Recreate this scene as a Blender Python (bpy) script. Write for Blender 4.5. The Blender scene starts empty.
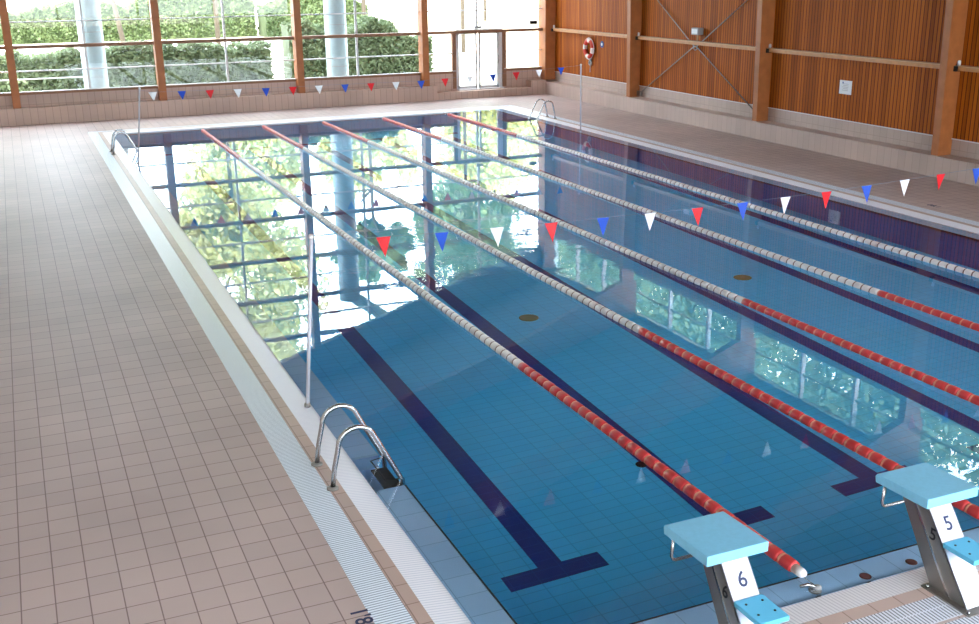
import bpy, bmesh, math, random
from mathutils import Vector, Matrix
random.seed(7)
C = bpy.context.scene.collection
PI = math.pi

# ------------------------------------------------------------------ helpers
class MB:
    """collects shapes; build() links them as ONE mesh object"""
    def __init__(s): s.bm = bmesh.new()
    def box(s, x0, x1, y0, y1, z0, z1):
        bm = s.bm
        v = [bm.verts.new((x, y, z)) for z in (z0, z1) for (x, y) in ((x0, y0), (x1, y0), (x1, y1), (x0, y1))]
        for f in ((0, 3, 2, 1), (4, 5, 6, 7), (0, 1, 5, 4), (1, 2, 6, 5), (2, 3, 7, 6), (3, 0, 4, 7)):
            bm.faces.new([v[i] for i in f])
        return s
    def quad(s, *p):
        s.bm.faces.new([s.bm.verts.new(q) for q in p]); return s
    def prism(s, prof, a0, a1, axis):
        """closed profile extruded along an axis; prof in the two other axes (cyclic order y,z / x,z / x,y)"""
        def P(p, a):
            return {'x': (a, p[0], p[1]), 'y': (p[0], a, p[1]), 'z': (p[0], p[1], a)}[axis]
        bm = s.bm
        A = [bm.verts.new(P(p, a0)) for p in prof]; B = [bm.verts.new(P(p, a1)) for p in prof]
        n = len(prof)
        bm.faces.new(A); bm.faces.new(B[::-1])
        for i in range(n): bm.faces.new((A[i], B[i], B[(i+1) % n], A[(i+1) % n]))
        return s
    def tube(s, pts, r, seg=10, cap=True, r2=None):
        bm = s.bm; pts = [Vector(p) for p in pts]; n = len(pts); rings = []
        up = None
        for i, p in enumerate(pts):
            t = (pts[min(i+1, n-1)] - pts[max(i-1, 0)]).normalized()
            if up is None:
                up = Vector((0, 0, 1)) if abs(t.z) < .9 else Vector((0, 1, 0))
            a = t.cross(up).normalized(); b = a.cross(t).normalized(); up = b
            rr = r if r2 is None else r + (r2-r)*i/(n-1)
            rings.append([bm.verts.new(p + a*math.cos(k*2*PI/seg)*rr + b*math.sin(k*2*PI/seg)*rr) for k in range(seg)])
        for i in range(n-1):
            for k in range(seg):
                f = bm.faces.new((rings[i][k], rings[i][(k+1) % seg], rings[i+1][(k+1) % seg], rings[i+1][k])); f.smooth = True
        if cap: bm.faces.new(rings[0][::-1]); bm.faces.new(rings[-1])
        return s
    def lathe(s, prof, c=(0, 0, 0), axis='z', seg=20):
        bm = s.bm; rings = []
        for (r, h) in prof:
            ring = []
            for k in range(seg):
                a, b = math.cos(k*2*PI/seg)*r, math.sin(k*2*PI/seg)*r
                p = {'z': (a, b, h), 'y': (a, h, b), 'x': (h, a, b)}[axis]
                ring.append(bm.verts.new((c[0]+p[0], c[1]+p[1], c[2]+p[2])))
            rings.append(ring)
        for i in range(len(rings)-1):
            for k in range(seg):
                f = bm.faces.new((rings[i][k], rings[i][(k+1) % seg], rings[i+1][(k+1) % seg], rings[i+1][k])); f.smooth = True
        bm.faces.new(rings[0][::-1]); bm.faces.new(rings[-1])
        return s
    def torus(s, R, r, axis='x', seg=32, sub=10, a0=0, a1=2*PI, c=(0, 0, 0)):
        bm = s.bm; full = abs(a1-a0-2*PI) < 1e-6; n = seg if full else seg+1; rings = []
        for i in range(n):
            a = a0 + (a1-a0)*i/seg; ring = []
            for k in range(sub):
                b = 2*PI*k/sub; q = R + r*math.cos(b); h = r*math.sin(b)
                u, v = q*math.cos(a), q*math.sin(a)
                p = {'x': (h, u, v), 'y': (u, h, v), 'z': (u, v, h)}[axis]
                ring.append(bm.verts.new((p[0]+c[0], p[1]+c[1], p[2]+c[2])))
            rings.append(ring)
        for i in range(n if full else n-1):
            for k in range(sub):
                f = bm.faces.new((rings[i][k], rings[i][(k+1) % sub], rings[(i+1) % n][(k+1) % sub], rings[(i+1) % n][k])); f.smooth = True
        if not full: bm.faces.new(rings[0][::-1]); bm.faces.new(rings[-1])
        return s
    def mesh(s, name, mat, bevel=0):
        bm = s.bm
        bmesh.ops.recalc_face_normals(bm, faces=bm.faces)
        if bevel: bmesh.ops.bevel(bm, geom=bm.edges[:], offset=bevel, segments=2, affect='EDGES', profile=.6)
        me = bpy.data.meshes.new(name); bm.to_mesh(me); bm.free()
        for m in (mat if isinstance(mat, (list, tuple)) else [mat]): me.materials.append(m)
        return me
    def build(s, name, mat, parent=None, bevel=0, loc=(0, 0, 0)):
        return link(name, s.mesh(name, mat, bevel), parent, loc)
def link(name, me, parent=None, loc=(0, 0, 0)):
    o = bpy.data.objects.new(name, me); C.objects.link(o); o.location = loc
    if parent: o.parent = parent
    return o
def tag(o, label=None, cat=None, group=None, kind=None):
    for k, v in (('label', label), ('category', cat), ('group', group), ('kind', kind)):
        if v: o[k] = v
    return o
def thing(name, label, cat, loc=(0, 0, 0), rz=0, group=None):
    o = bpy.data.objects.new(name, None); C.objects.link(o); o.location = loc; o.rotation_euler = (0, 0, rz)
    o.empty_display_size = .1
    return tag(o, label, cat, group)
def struct(name, loc=(0, 0, 0)):
    o = bpy.data.objects.new(name, None); C.objects.link(o); o.location = loc; return tag(o, kind='structure')
def copy_tree(o, parent=None):
    c = o.copy(); C.objects.link(c)
    if parent: c.parent = parent
    for ch in [k for k in bpy.data.objects if k.parent == o]: copy_tree(ch, c)
    return c
def text(name, s, size, mat, parent, M, depth=.001):
    cu = bpy.data.curves.new(name, 'FONT'); cu.body = s; cu.size = size; cu.align_x = 'CENTER'; cu.align_y = 'CENTER'; cu.extrude = depth
    cu.offset = size*.012
    t = bpy.data.objects.new(name, cu); C.objects.link(t)
    bpy.context.view_layer.update()
    me = bpy.data.meshes.new_from_object(t); bpy.data.objects.remove(t)
    me.materials.clear(); me.materials.append(mat); me.transform(M)
    return link(name, me, parent)

# ------------------------------------------------------------------ materials
def lin(c): return tuple((v/12.92 if v <= .04045 else ((v+.055)/1.055)**2.4) for v in [x/255 for x in c]) + (1,)
def new(name):
    m = bpy.data.materials.new(name); m.use_nodes = True; nt = m.node_tree
    return m, nt, nt.nodes['Principled BSDF'], nt.nodes['Material Output']
def mat(name, col, rough=.5, metal=0, spec=.5, var=0, scale=8):
    m, nt, b, o = new(name)
    c = lin(col); b.inputs['Base Color'].default_value = c; b.inputs['Roughness'].default_value = rough
    b.inputs['Metallic'].default_value = metal; b.inputs['Specular IOR Level'].default_value = spec
    if var:
        tc = nt.nodes.new('ShaderNodeTexCoord'); n = nt.nodes.new('ShaderNodeTexNoise'); n.inputs['Scale'].default_value = scale; n.inputs['Detail'].default_value = 4
        r = nt.nodes.new('ShaderNodeMapRange'); r.inputs[1].default_value = .3; r.inputs[2].default_value = .7
        r.inputs[3].default_value = 1-var; r.inputs[4].default_value = 1+var
        mx = nt.nodes.new('ShaderNodeVectorMath'); mx.operation = 'SCALE'; mx.inputs[0].default_value = c[:3]
        L = nt.links.new; L(tc.outputs['Object'], n.inputs['Vector']); L(n.outputs['Fac'], r.inputs[0]); L(r.outputs[0], mx.inputs['Scale']); L(mx.outputs[0], b.inputs['Base Color'])
    return m
def tile(name, c1, c2, grout, w, h, mortar=.006, axes='xy', off=(0, 0), rough=.4, offset=0, spec=.5, bump=.15, big=.12, bigscale=.5):
    m, nt, b, o = new(name); L = nt.links.new
    tc = nt.nodes.new('ShaderNodeTexCoord'); sep = nt.nodes.new('ShaderNodeSeparateXYZ'); cmb = nt.nodes.new('ShaderNodeCombineXYZ')
    L(tc.outputs['Object'], sep.inputs[0])
    for i, a in enumerate(axes):
        ad = nt.nodes.new('ShaderNodeMath'); ad.operation = 'ADD'; ad.inputs[1].default_value = off[i]
        L(sep.outputs['XYZ'.index(a.upper())], ad.inputs[0]); L(ad.outputs[0], cmb.inputs[i])
    br = nt.nodes.new('ShaderNodeTexBrick'); br.offset = offset; br.squash = 1
    br.inputs['Scale'].default_value = 1; br.inputs['Brick Width'].default_value = w; br.inputs['Row Height'].default_value = h
    br.inputs['Mortar Size'].default_value = mortar; br.inputs['Mortar Smooth'].default_value = .3; br.inputs['Bias'].default_value = 0
    br.inputs['Color1'].default_value = lin(c1); br.inputs['Color2'].default_value = lin(c2); br.inputs['Mortar'].default_value = lin(grout)
    L(cmb.outputs[0], br.inputs['Vector'])
    n = nt.nodes.new('ShaderNodeTexNoise'); n.inputs['Scale'].default_value = bigscale; n.inputs['Detail'].default_value = 5; L(tc.outputs['Object'], n.inputs['Vector'])
    r = nt.nodes.new('ShaderNodeMapRange'); r.inputs[1].default_value = .3; r.inputs[2].default_value = .7; r.inputs[3].default_value = 1-big; r.inputs[4].default_value = 1+big
    L(n.outputs['Fac'], r.inputs[0])
    s = nt.nodes.new('ShaderNodeVectorMath'); s.operation = 'SCALE'; L(br.outputs['Color'], s.inputs[0]); L(r.outputs[0], s.inputs['Scale']); L(s.outputs[0], b.inputs['Base Color'])
    bp = nt.nodes.new('ShaderNodeBump'); bp.inputs['Strength'].default_value = bump; bp.inputs['Distance'].default_value = .003; bp.invert = True
    L(br.outputs['Fac'], bp.inputs['Height']); L(bp.outputs[0], b.inputs['Normal'])
    b.inputs['Roughness'].default_value = rough; b.inputs['Specular IOR Level'].default_value = spec
    return m
def ribbed(name, col, dark, pitch, axis, rough=.35, duty=.35, cross=None):
    """slatted grate: fine dark slots across the given axis"""
    m, nt, b, o = new(name); L = nt.links.new
    tc = nt.nodes.new('ShaderNodeTexCoord'); sep = nt.nodes.new('ShaderNodeSeparateXYZ'); L(tc.outputs['Object'], sep.inputs[0])
    def slot(ax, pit, d):
        a = nt.nodes.new('ShaderNodeMath'); a.operation = 'DIVIDE'; a.inputs[1].default_value = pit; L(sep.outputs['XYZ'.index(ax.upper())], a.inputs[0])
        f = nt.nodes.new('ShaderNodeMath'); f.operation = 'FRACT'; L(a.outputs[0], f.inputs[0])
        g = nt.nodes.new('ShaderNodeMath'); g.operation = 'LESS_THAN'; g.inputs[1].default_value = d; L(f.outputs[0], g.inputs[0]); return g.outputs[0]
    out = slot(axis, pitch, duty)
    if cross:
        e = slot(cross[0], cross[1], cross[2]); mx = nt.nodes.new('ShaderNodeMath'); mx.operation = 'MULTIPLY'
        inv = nt.nodes.new('ShaderNodeMath'); inv.operation = 'SUBTRACT'; inv.inputs[0].default_value = 1; L(e, inv.inputs[1]); L(out, mx.inputs[0]); L(inv.outputs[0], mx.inputs[1]); out = mx.outputs[0]
    mix = nt.nodes.new('ShaderNodeMix'); mix.data_type = 'RGBA'; mix.inputs[6].default_value = lin(col); mix.inputs[7].default_value = lin(dark)
    L(out, mix.inputs[0]); L(mix.outputs[2], b.inputs['Base Color']); b.inputs['Roughness'].default_value = rough
    return m
def boards(name, ca, cb, gap, w, axis, rough=.5):
    """vertical timber boards: alternating widths with dark joints, grain along z"""
    m, nt, b, o = new(name); L = nt.links.new
    tc = nt.nodes.new('ShaderNodeTexCoord'); sep = nt.nodes.new('ShaderNodeSeparateXYZ'); L(tc.outputs['Object'], sep.inputs[0])
    src = sep.outputs['XYZ'.index(axis.upper())]
    d = nt.nodes.new('ShaderNodeMath'); d.operation = 'DIVIDE'; d.inputs[1].default_value = w; L(src, d.inputs[0])
    fr = nt.nodes.new('ShaderNodeMath'); fr.operation = 'FRACT'; L(d.outputs[0], fr.inputs[0])
    fl = nt.nodes.new('ShaderNodeMath'); fl.operation = 'FLOOR'; L(d.outputs[0], fl.inputs[0])
    wn = nt.nodes.new('ShaderNodeTexWhiteNoise'); wn.noise_dimensions = '1D'; L(fl.outputs[0], wn.inputs['W'])
    mp = nt.nodes.new('ShaderNodeMapping'); mp.inputs['Scale'].default_value = (14, 14, .8); L(tc.outputs['Object'], mp.inputs[0])
    n = nt.nodes.new('ShaderNodeTexNoise'); n.inputs['Scale'].default_value = 1; n.inputs['Detail'].default_value = 5; L(mp.outputs[0], n.inputs['Vector'])
    av = nt.nodes.new('ShaderNodeMath'); av.operation = 'ADD'; L(wn.outputs['Value'], av.inputs[0]); L(n.outputs['Fac'], av.inputs[1])
    rr = nt.nodes.new('ShaderNodeMapRange'); rr.inputs[1].default_value = .3; rr.inputs[2].default_value = 1.6; L(av.outputs[0], rr.inputs[0])
    mix = nt.nodes.new('ShaderNodeMix'); mix.data_type = 'RGBA'; mix.inputs[6].default_value = lin(ca); mix.inputs[7].default_value = lin(cb); L(rr.outputs[0], mix.inputs[0])
    lt = nt.nodes.new('ShaderNodeMath'); lt.operation = 'LESS_THAN'; lt.inputs[1].default_value = .22; b.inputs['Specular IOR Level'].default_value = .15; L(fr.outputs[0], lt.inputs[0])
    m2 = nt.nodes.new('ShaderNodeMix'); m2.data_type = 'RGBA'; m2.inputs[7].default_value = lin(gap); L(mix.outputs[2], m2.inputs[6]); L(lt.outputs[0], m2.inputs[0])
    L(m2.outputs[2], b.inputs['Base Color']); b.inputs['Roughness'].default_value = rough
    bp = nt.nodes.new('ShaderNodeBump'); bp.inputs['Strength'].default_value = .5; bp.inputs['Distance'].default_value = .01; bp.invert = True; L(lt.outputs[0], bp.inputs['Height']); L(bp.outputs[0], b.inputs['Normal'])
    return m
def leafmat(name, ca, cb):
    m, nt, b, o = new(name); L = nt.links.new
    tc = nt.nodes.new('ShaderNodeTexCoord'); n = nt.nodes.new('ShaderNodeTexNoise'); n.inputs['Scale'].default_value = 1.3; n.inputs['Detail'].default_value = 6; L(tc.outputs['Object'], n.inputs['Vector'])
    r = nt.nodes.new('ShaderNodeMapRange'); r.inputs[1].default_value = .35; r.inputs[2].default_value = .65; L(n.outputs['Fac'], r.inputs[0])
    mix = nt.nodes.new('ShaderNodeMix'); mix.data_type = 'RGBA'; mix.inputs[6].default_value = lin(ca); mix.inputs[7].default_value = lin(cb); L(r.outputs[0], mix.inputs[0])
    L(mix.outputs[2], b.inputs['Base Color']); b.inputs['Roughness'].default_value = .6
    tr = nt.nodes.new('ShaderNodeBsdfTranslucent'); L(mix.outputs[2], tr.inputs['Color']); ms = nt.nodes.new('ShaderNodeMixShader'); ms.inputs[0].default_value = .35
    L(b.outputs[0], ms.inputs[1]); L(tr.outputs[0], ms.inputs[2]); L(ms.outputs[0], o.inputs['Surface'])
    return m
def glassmat():
    m, nt, b, o = new('window_glass'); nt.nodes.remove(b); L = nt.links.new
    t = nt.nodes.new('ShaderNodeBsdfTransparent'); t.inputs[0].default_value = (.93, .96, .96, 1)
    g = nt.nodes.new('ShaderNodeBsdfGlossy'); g.inputs['Roughness'].default_value = .02
    f = nt.nodes.new('ShaderNodeFresnel'); ge = nt.nodes.new('ShaderNodeNewGeometry'); ml = nt.nodes.new('ShaderNodeMath'); ml.operation = 'MULTIPLY_ADD'; ml.inputs[1].default_value = 1/1.5-1.5; ml.inputs[2].default_value = 1.5; L(ge.outputs['Backfacing'], ml.inputs[0]); L(ml.outputs[0], f.inputs['IOR']); ms = nt.nodes.new('ShaderNodeMixShader')
    L(f.outputs[0], ms.inputs[0]); L(t.outputs[0], ms.inputs[1]); L(g.outputs[0], ms.inputs[2]); L(ms.outputs[0], o.inputs['Surface']); return m
def watermat():
    m, nt, b, o = new('pool_water'); nt.nodes.remove(b); L = nt.links.new
    g = nt.nodes.new('ShaderNodeBsdfGlass'); g.inputs['IOR'].default_value = 1.333; g.inputs['Roughness'].default_value = 0
    g.inputs['Color'].default_value = (.97, .99, 1, 1)
    tc = nt.nodes.new('ShaderNodeTexCoord')
    n = nt.nodes.new('ShaderNodeTexNoise'); n.inputs['Scale'].default_value = 3.0; n.inputs['Detail'].default_value = 3; L(tc.outputs['Object'], n.inputs['Vector'])
    # a patch of livelier ripples in the middle of the pool, near-calm elsewhere
    sep = nt.nodes.new('ShaderNodeVectorMath'); sep.operation = 'DISTANCE'; sep.inputs[1].default_value = (3.9, 9.2, 0); L(tc.outputs['Object'], sep.inputs[0])
    r = nt.nodes.new('ShaderNodeMapRange'); r.inputs[1].default_value = .8; r.inputs[2].default_value = 3.0; r.inputs[3].default_value = .6; r.inputs[4].default_value = WAVE_CALM; L(sep.outputs['Value'], r.inputs[0])
    mu = nt.nodes.new('ShaderNodeMath'); mu.operation = 'MULTIPLY'; L(n.outputs['Fac'], mu.inputs[0]); L(r.outputs[0], mu.inputs[1])
    bp = nt.nodes.new('ShaderNodeBump'); bp.inputs['Strength'].default_value = 1; bp.inputs['Distance'].default_value = .004; L(mu.outputs[0], bp.inputs['Height']); L(bp.outputs[0], g.inputs['Normal'])
    L(g.outputs[0], o.inputs['Surface']); return m
WAVE_CALM = .06

def flagmat(name, col):
    m, nt, b, o = new(name); L = nt.links.new; b.inputs['Base Color'].default_value = lin(col); b.inputs['Roughness'].default_value = .5
    tr = nt.nodes.new('ShaderNodeBsdfTranslucent'); tr.inputs[0].default_value = lin(col); ms = nt.nodes.new('ShaderNodeMixShader'); ms.inputs[0].default_value = .4
    L(b.outputs[0], ms.inputs[1]); L(tr.outputs[0], ms.inputs[2]); L(ms.outputs[0], o.inputs['Surface']); return m
M = dict(
 deck=tile('deck_tile', (190, 170, 165), (181, 162, 158), (128, 108, 105), .2145, .25, .005, 'xy', (2.7555, .003), .5, spec=.3),
 edge_tile=tile('edge_tile', (192, 166, 156), (184, 160, 152), (140, 116, 108), .2145, .25, .005, 'xy', (2.7555, .003), .42),
 plinth=tile('plinth_tile', (196, 168, 152), (188, 162, 148), (148, 124, 114), .2, .62, .006, 'xz', (0, .1), .45),
 plinth_y=tile('plinth_tile_side', (188, 166, 156), (181, 160, 150), (160, 142, 134), .2, .62, .005, 'yz', (0, .1), .45),
 coping=ribbed('coping_ribs', (240, 240, 248), (214, 216, 230), .03, 'y', .4, .35),
 coping_x=ribbed('coping_ribs_across', (240, 236, 240), (214, 208, 216), .03, 'x', .4, .35),
 grate=ribbed('grate_slats', (232, 242, 254), (142, 156, 178), .028, 'y', .35, .33),
 grate_x=ribbed('grate_slats_across', (222, 224, 234), (110, 112, 122), .028, 'x', .35, .38, ('y', .124, .07)),
 ledge=tile('ledge_tile', (172, 208, 240), (164, 202, 236), (136, 170, 204), .25, .25, .004, 'xy', (0, 0), .3),
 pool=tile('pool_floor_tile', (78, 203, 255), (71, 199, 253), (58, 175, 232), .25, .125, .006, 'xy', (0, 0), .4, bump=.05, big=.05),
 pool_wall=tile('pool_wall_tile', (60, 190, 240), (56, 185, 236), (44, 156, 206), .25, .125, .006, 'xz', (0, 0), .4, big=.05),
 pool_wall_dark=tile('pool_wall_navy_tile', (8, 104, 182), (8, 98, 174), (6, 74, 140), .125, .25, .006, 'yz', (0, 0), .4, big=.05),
 navy=tile('lane_line_tile', (18, 46, 136), (17, 44, 130), (26, 66, 148), .25, .125, .005, 'xy', (0, 0), .4, big=.05),
 darkline=mat('pool_lip', (52, 58, 70), .5),
 wood_y=boards('red_timber_boards', (192, 104, 24), (144, 70, 14), (92, 42, 14), .1, 'y', .6),
 wood_plain=mat('timber', (190, 132, 80), .5, var=.15, scale=6),
 wood_col=mat('glulam', (166, 100, 52), .5, var=.12, scale=5),
 rail=mat('pale_timber_rail', (196, 158, 118), .45, var=.1, scale=5),
 frame=mat('window_timber', (140, 100, 74), .55, var=.1),
 alu=mat('white_metal', (214, 214, 216), .4),
 steel=mat('stainless', (190, 190, 192), .22, 1),
 steel_dull=mat('brushed_steel', (150, 146, 142), .42, .85),
 steel_white=mat('pale_brushed_steel', (206, 206, 216), .42, .35),
 board=mat('cyan_board', (128, 194, 226), .55, var=.04, scale=30),
 step=mat('cyan_step', (96, 186, 224), .5),
 pole=mat('pale_pole', (200, 200, 208), .4, .1), navy_ink=mat('navy_ink', (34, 44, 84), .6),
 black_ink=mat('black_ink', (30, 30, 34), .6),
 red=mat('red_float', (200, 56, 58), .4), white=mat('white_float', (226, 222, 222), .35), cream=mat('cream_disc', (222, 140, 116), .4), brown=mat('brown_disc', (120, 84, 78), .5),
 cord=mat('cord', (120, 150, 180), .5),
 flag_r=flagmat('red_flag', (240, 48, 58)), flag_b=flagmat('blue_flag', (50, 100, 215)), flag_w=flagmat('white_flag', (250, 250, 252)),
 buoy_r=mat('lifebuoy_red', (216, 60, 40), .5), buoy_w=mat('lifebuoy_white', (236, 228, 220), .5),
 white_paint=mat('white_paint', (228, 230, 232), .5), grey=mat('grey_plastic', (160, 160, 162), .5), black=mat('black_tread', (22, 22, 24), .5),
 blue=mat('blue_sign', (50, 80, 150), .5), drain=mat('drain_cover', (120, 116, 70), .5), rust=mat('rusty_cover', (110, 58, 58), .5),
 plaster=mat('plaster', (206, 198, 186), .7, var=.05), roof=mat('roof_boards', (128, 128, 134), .6, var=.05), exterior=mat('render_wall', (200, 200, 196), .7),
 col_out=mat('white_column_paint', (156, 178, 186), .45, var=.04),
 ground=mat('pale_ground', (206, 196, 172), .9, var=.12, scale=.3), path=mat('concrete_path', (226, 222, 212), .8, var=.05),
 grass=mat('grass_ground', (96, 110, 60), .9, var=.3, scale=.6),
 leaf_a=leafmat('hedge_leaf', (112, 126, 94), (90, 104, 74)), leaf_b=leafmat('bright_leaf', (224, 222, 176), (176, 190, 132)), leaf_c=leafmat('blue_green_leaf', (150, 178, 140), (100, 138, 110)),
 leaf_d=leafmat('mid_leaf', (104, 120, 78), (82, 100, 62)), bark=mat('bark', (74, 66, 58), .9, var=.2), glass=glassmat(), water=watermat(),
)

# ------------------------------------------------------------------ dimensions (metres)
W, Lp, D = 10.845, 25.0, 1.8         # pool between its walls
LG = .28                              # submerged ledge
XI0, XI1, YI0, YI1 = -LG, W+LG, -LG, Lp+LG
ZW = -.02
XR, XRW = 14.1, 14.5                  # plinth front, timber wall (right)
YF, YFW = 28.2, 28.6                  # plinth front, window wall (far)
XL, YN = -4.2, -9.0                   # left wall, near wall
PLH, SILL = .43, .74

def zroof(x): return 6.45+.31*(14.5-x) if x > 4.4 else 6.45+.31*10.1-.33*(4.4-x)

# ------------------------------------------------------------------ floor and pool
fl = struct('floor')
def ring(x0, x1, y0, y1, X0, X1, Y0, Y1, z, name, m, mx, parent, z2=None, drop=.1):
    """rectangular ring of solid strips: inner rect (x0..), outer rect (X0..); z inner z2 outer"""
    z2 = z if z2 is None else z2
    for nm, pts, mm in (('left', ((X0, Y0), (x0, y0), (x0, y1), (X0, Y1)), m), ('right', ((x1, y0), (X1, Y0), (X1, Y1), (x1, y1)), m),
                        ('near', ((X0, Y0), (X1, Y0), (x1, y0), (x0, y0)), mx), ('far', ((x0, y1), (x1, y1), (X1, Y1), (X0, Y1)), mx)):
        b = MB(); bm = b.bm
        top = [bm.verts.new((p[0], p[1], z if p in ((x0, y0), (x0, y1), (x1, y0), (x1, y1)) else z2)) for p in pts]
        bot = [bm.verts.new((p[0], p[1], z-drop)) for p in pts]
        bm.faces.new(top); bm.faces.new(bot[::-1])
        for i in range(4): bm.faces.new((top[i], bot[i], bot[(i+1) % 4], top[(i+1) % 4]))
        b.build(name, mm, parent)
G0, G1 = .35, .59                     # grate from inner edge
a, b_, c_, d_ = XI0, XI1, YI0, YI1
# deck beyond the grates (four slabs as one floor mesh)
dk = MB()
o0 = .59
for (x0, x1, y0, y1) in ((XL, a-o0, YN, YFW+.2), (b_+o0, XRW+.2, YN, YFW+.2), (a-o0, b_+o0, YN, c_-o0), (a-o0, b_+o0, d_+o0, YFW+.2)):
    dk.quad((x0, y0, 0), (x1, y0, 0), (x1, y1, 0), (x0, y1, 0))
    dk.quad((x0, y0, -.3), (x0, y1, -.3), (x1, y1, -.3), (x1, y0, -.3))
dk.build('deck_tiles', M['deck'], fl)
ring(a-.35, b_+.35, c_-.35, d_+.35, a-.24, b_+.24, c_-.24, d_+.24, 0, 'edge_tiles', M['edge_tile'], M['edge_tile'], fl) if False else None
ring(a-.235, b_+.235, c_-.235, d_+.235, a-.345, b_+.345, c_-.345, d_+.345, 0, 'edge_tiles', M['edge_tile'], M['edge_tile'], fl)
# slatted drain channel
for nm, (x0, x1, y0, y1), mm, lb in (
    ('left', (a-.59, a-.345, c_-.345, d_+.345), 'grate', 'long white slatted drain grate along the left side of the pool'),
    ('right', (b_+.345, b_+.59, c_-.345, d_+.345), 'grate', 'long white slatted drain grate between pool and brown timber wall'),
    ('near', (a-.59, b_+.59, c_-.59, c_-.345), 'grate_x', 'white slatted drain grate under the numbered starting blocks'),
    ('far', (a-.59, b_+.59, d_+.345, d_+.59), 'grate_x', 'white slatted drain grate across the far end below the window wall')):
    g = MB().box(x0+.002, x1-.002, y0+.002, y1-.002, -.04, 0).build('drain_grate', M[mm]); tag(g, lb, 'drain grate')
g = MB().box(a-.59, b_+.59, c_-.86, c_-.62, -.03, .004).build('drain_grate', M['grate_x']); tag(g, 'outer white slatted grate strip behind the starting blocks, nearest the viewer', 'drain grate')

pool = thing('swimming_pool', 'long rectangular indoor lane pool with blue tiled basin and dark lane lines', 'swimming pool')
ring(XI0, XI1, YI0, YI1, XI0-.235, XI1+.235, YI0-.235, YI1+.235, -.03, 'coping', M['coping'], M['coping_x'], pool, z2=0)
MB().box(XI0, -.012, YI0, 2.5, -.18, -.07).build('ledge', M['ledge'], pool)
MB().box(XI0, -.002, 3.22, 21.4, -.3, -.16).build('ledge', M['ledge'], pool); MB().box(XI0, -.002, 22.1, YI1, -.3, -.16).build('ledge', M['ledge'], pool)
MB().box(XI0, -.004, 2.5, 3.22, -.6, -.42).build('ladder_recess', M['ledge'], pool); MB().box(XI0, -.004, 21.4, 22.1, -.6, -.42).build('ladder_recess', M['ledge'], pool)
MB().box(W+.012, XI1, YI0, YI1, -.18, -.07).build('ledge', M['ledge'], pool)
MB().box(-.012, W+.012, YI0, -.012, -.18, -.07).build('ledge', M['ledge'], pool)
MB().box(-.012, W+.012, Lp+.012, YI1, -.18, -.07).build('ledge', M['ledge'], pool)
# ladder bays are cut lower: dark lip along the inner edge of the ledge
MB().box(-.014, 0, -.014, 2.5, -.2, -.066).box(0, W, -.014, 0, -.2, -.066).box(W, W+.014, -.014, Lp, -.2, -.066).box(0, W, Lp, Lp+.014, -.2, -.066).build('lip', M['darkline'], pool)
MB().quad((0, 0, -D), (W, 0, -D), (W, Lp, -D), (0, Lp, -D)).build('pool_floor', M['pool'], pool)
MB().quad((0, 0, -D), (0, 0, -.08), (W, 0, -.08), (W, 0, -D)).build('pool_wall', M['pool_wall'], pool)
MB().quad((0, Lp, -D), (W, Lp, -D), (W, Lp, -.08), (0, Lp, -.08)).build('pool_wall', M['pool_wall'], pool)
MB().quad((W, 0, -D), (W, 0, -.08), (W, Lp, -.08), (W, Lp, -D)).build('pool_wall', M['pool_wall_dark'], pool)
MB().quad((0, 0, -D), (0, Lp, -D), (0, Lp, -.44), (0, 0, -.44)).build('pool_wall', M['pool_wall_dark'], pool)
for i in range(6):
    cx = 1.18+1.765*i; z = -D+.002
    q = MB(); bm = q.bm
    pts = [(-.47, 1.95), (.47, 1.95), (.47, 2.17), (.115, 2.17), (.115, 22.83), (.47, 22.83), (.47, 23.05), (-.47, 23.05), (-.47, 22.83), (-.115, 22.83), (-.115, 2.17), (-.47, 2.17)]
    q.prism([(cx+x, y) for x, y in pts], z-.001, z+.002, 'z').build('lane_line', M['navy'], pool)
for (x, y, r) in ((3.63, 7.7, .14), (7.39, 7.9, .14), (2.82, 3.35, .06)):
    MB().lathe([(r, -D), (r, -D+.012), (r*.9, -D+.02)], (x, y, 0)).build('floor_drain', M['drain'] if r > .1 else M['black'], pool)
# unseen shell around the basin, added to stop sky light leaking in
sh = MB()
sh.box(-1, -.006, -1, Lp+1, -2.2, -.45 if 0 else -.62).box(W+.006, W+1, -1, Lp+1, -2.2, -.185).box(-.006, W+.006, -1, -.006, -2.2, -.185).box(-.006, W+.006, Lp+.006, Lp+1, -2.2, -.185).box(-.006, W+.006, -.006, Lp+.006, -2.2, -D-.005)
sh.box(-1, XI0-.004, -1, Lp+1, -.62, -.115).box(XI0-.004, -.016, -1, 2.49, -.62, -.185).box(XI0-.004, -.016, 3.23, 21.39, -.62, -.305).box(XI0-.004, -.016, 22.11, Lp+1, -.62, -.305)
sh.build('light_seal_shell', M['ledge'], pool)
# small round covers on the near ledge
for (x, y) in ((2.46, -.19), (2.89, -.18)):
    MB().lathe([(.042, -.08), (.042, -.064), (.03, -.058)], (x, y, 0)).build('anchor_cover', M['rust'], pool)
for y in (10, 18):
    pass
wt = MB(); wt.quad((XI0-.003, YI0-.003, ZW), (XI1+.003, YI0-.003, ZW), (XI1+.003, YI1+.003, ZW), (XI0-.003, YI1+.003, ZW))
tag(wt.build('pool_water', M['water']), 'calm clear pool water mirroring the windows', 'water', kind='stuff')

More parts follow.
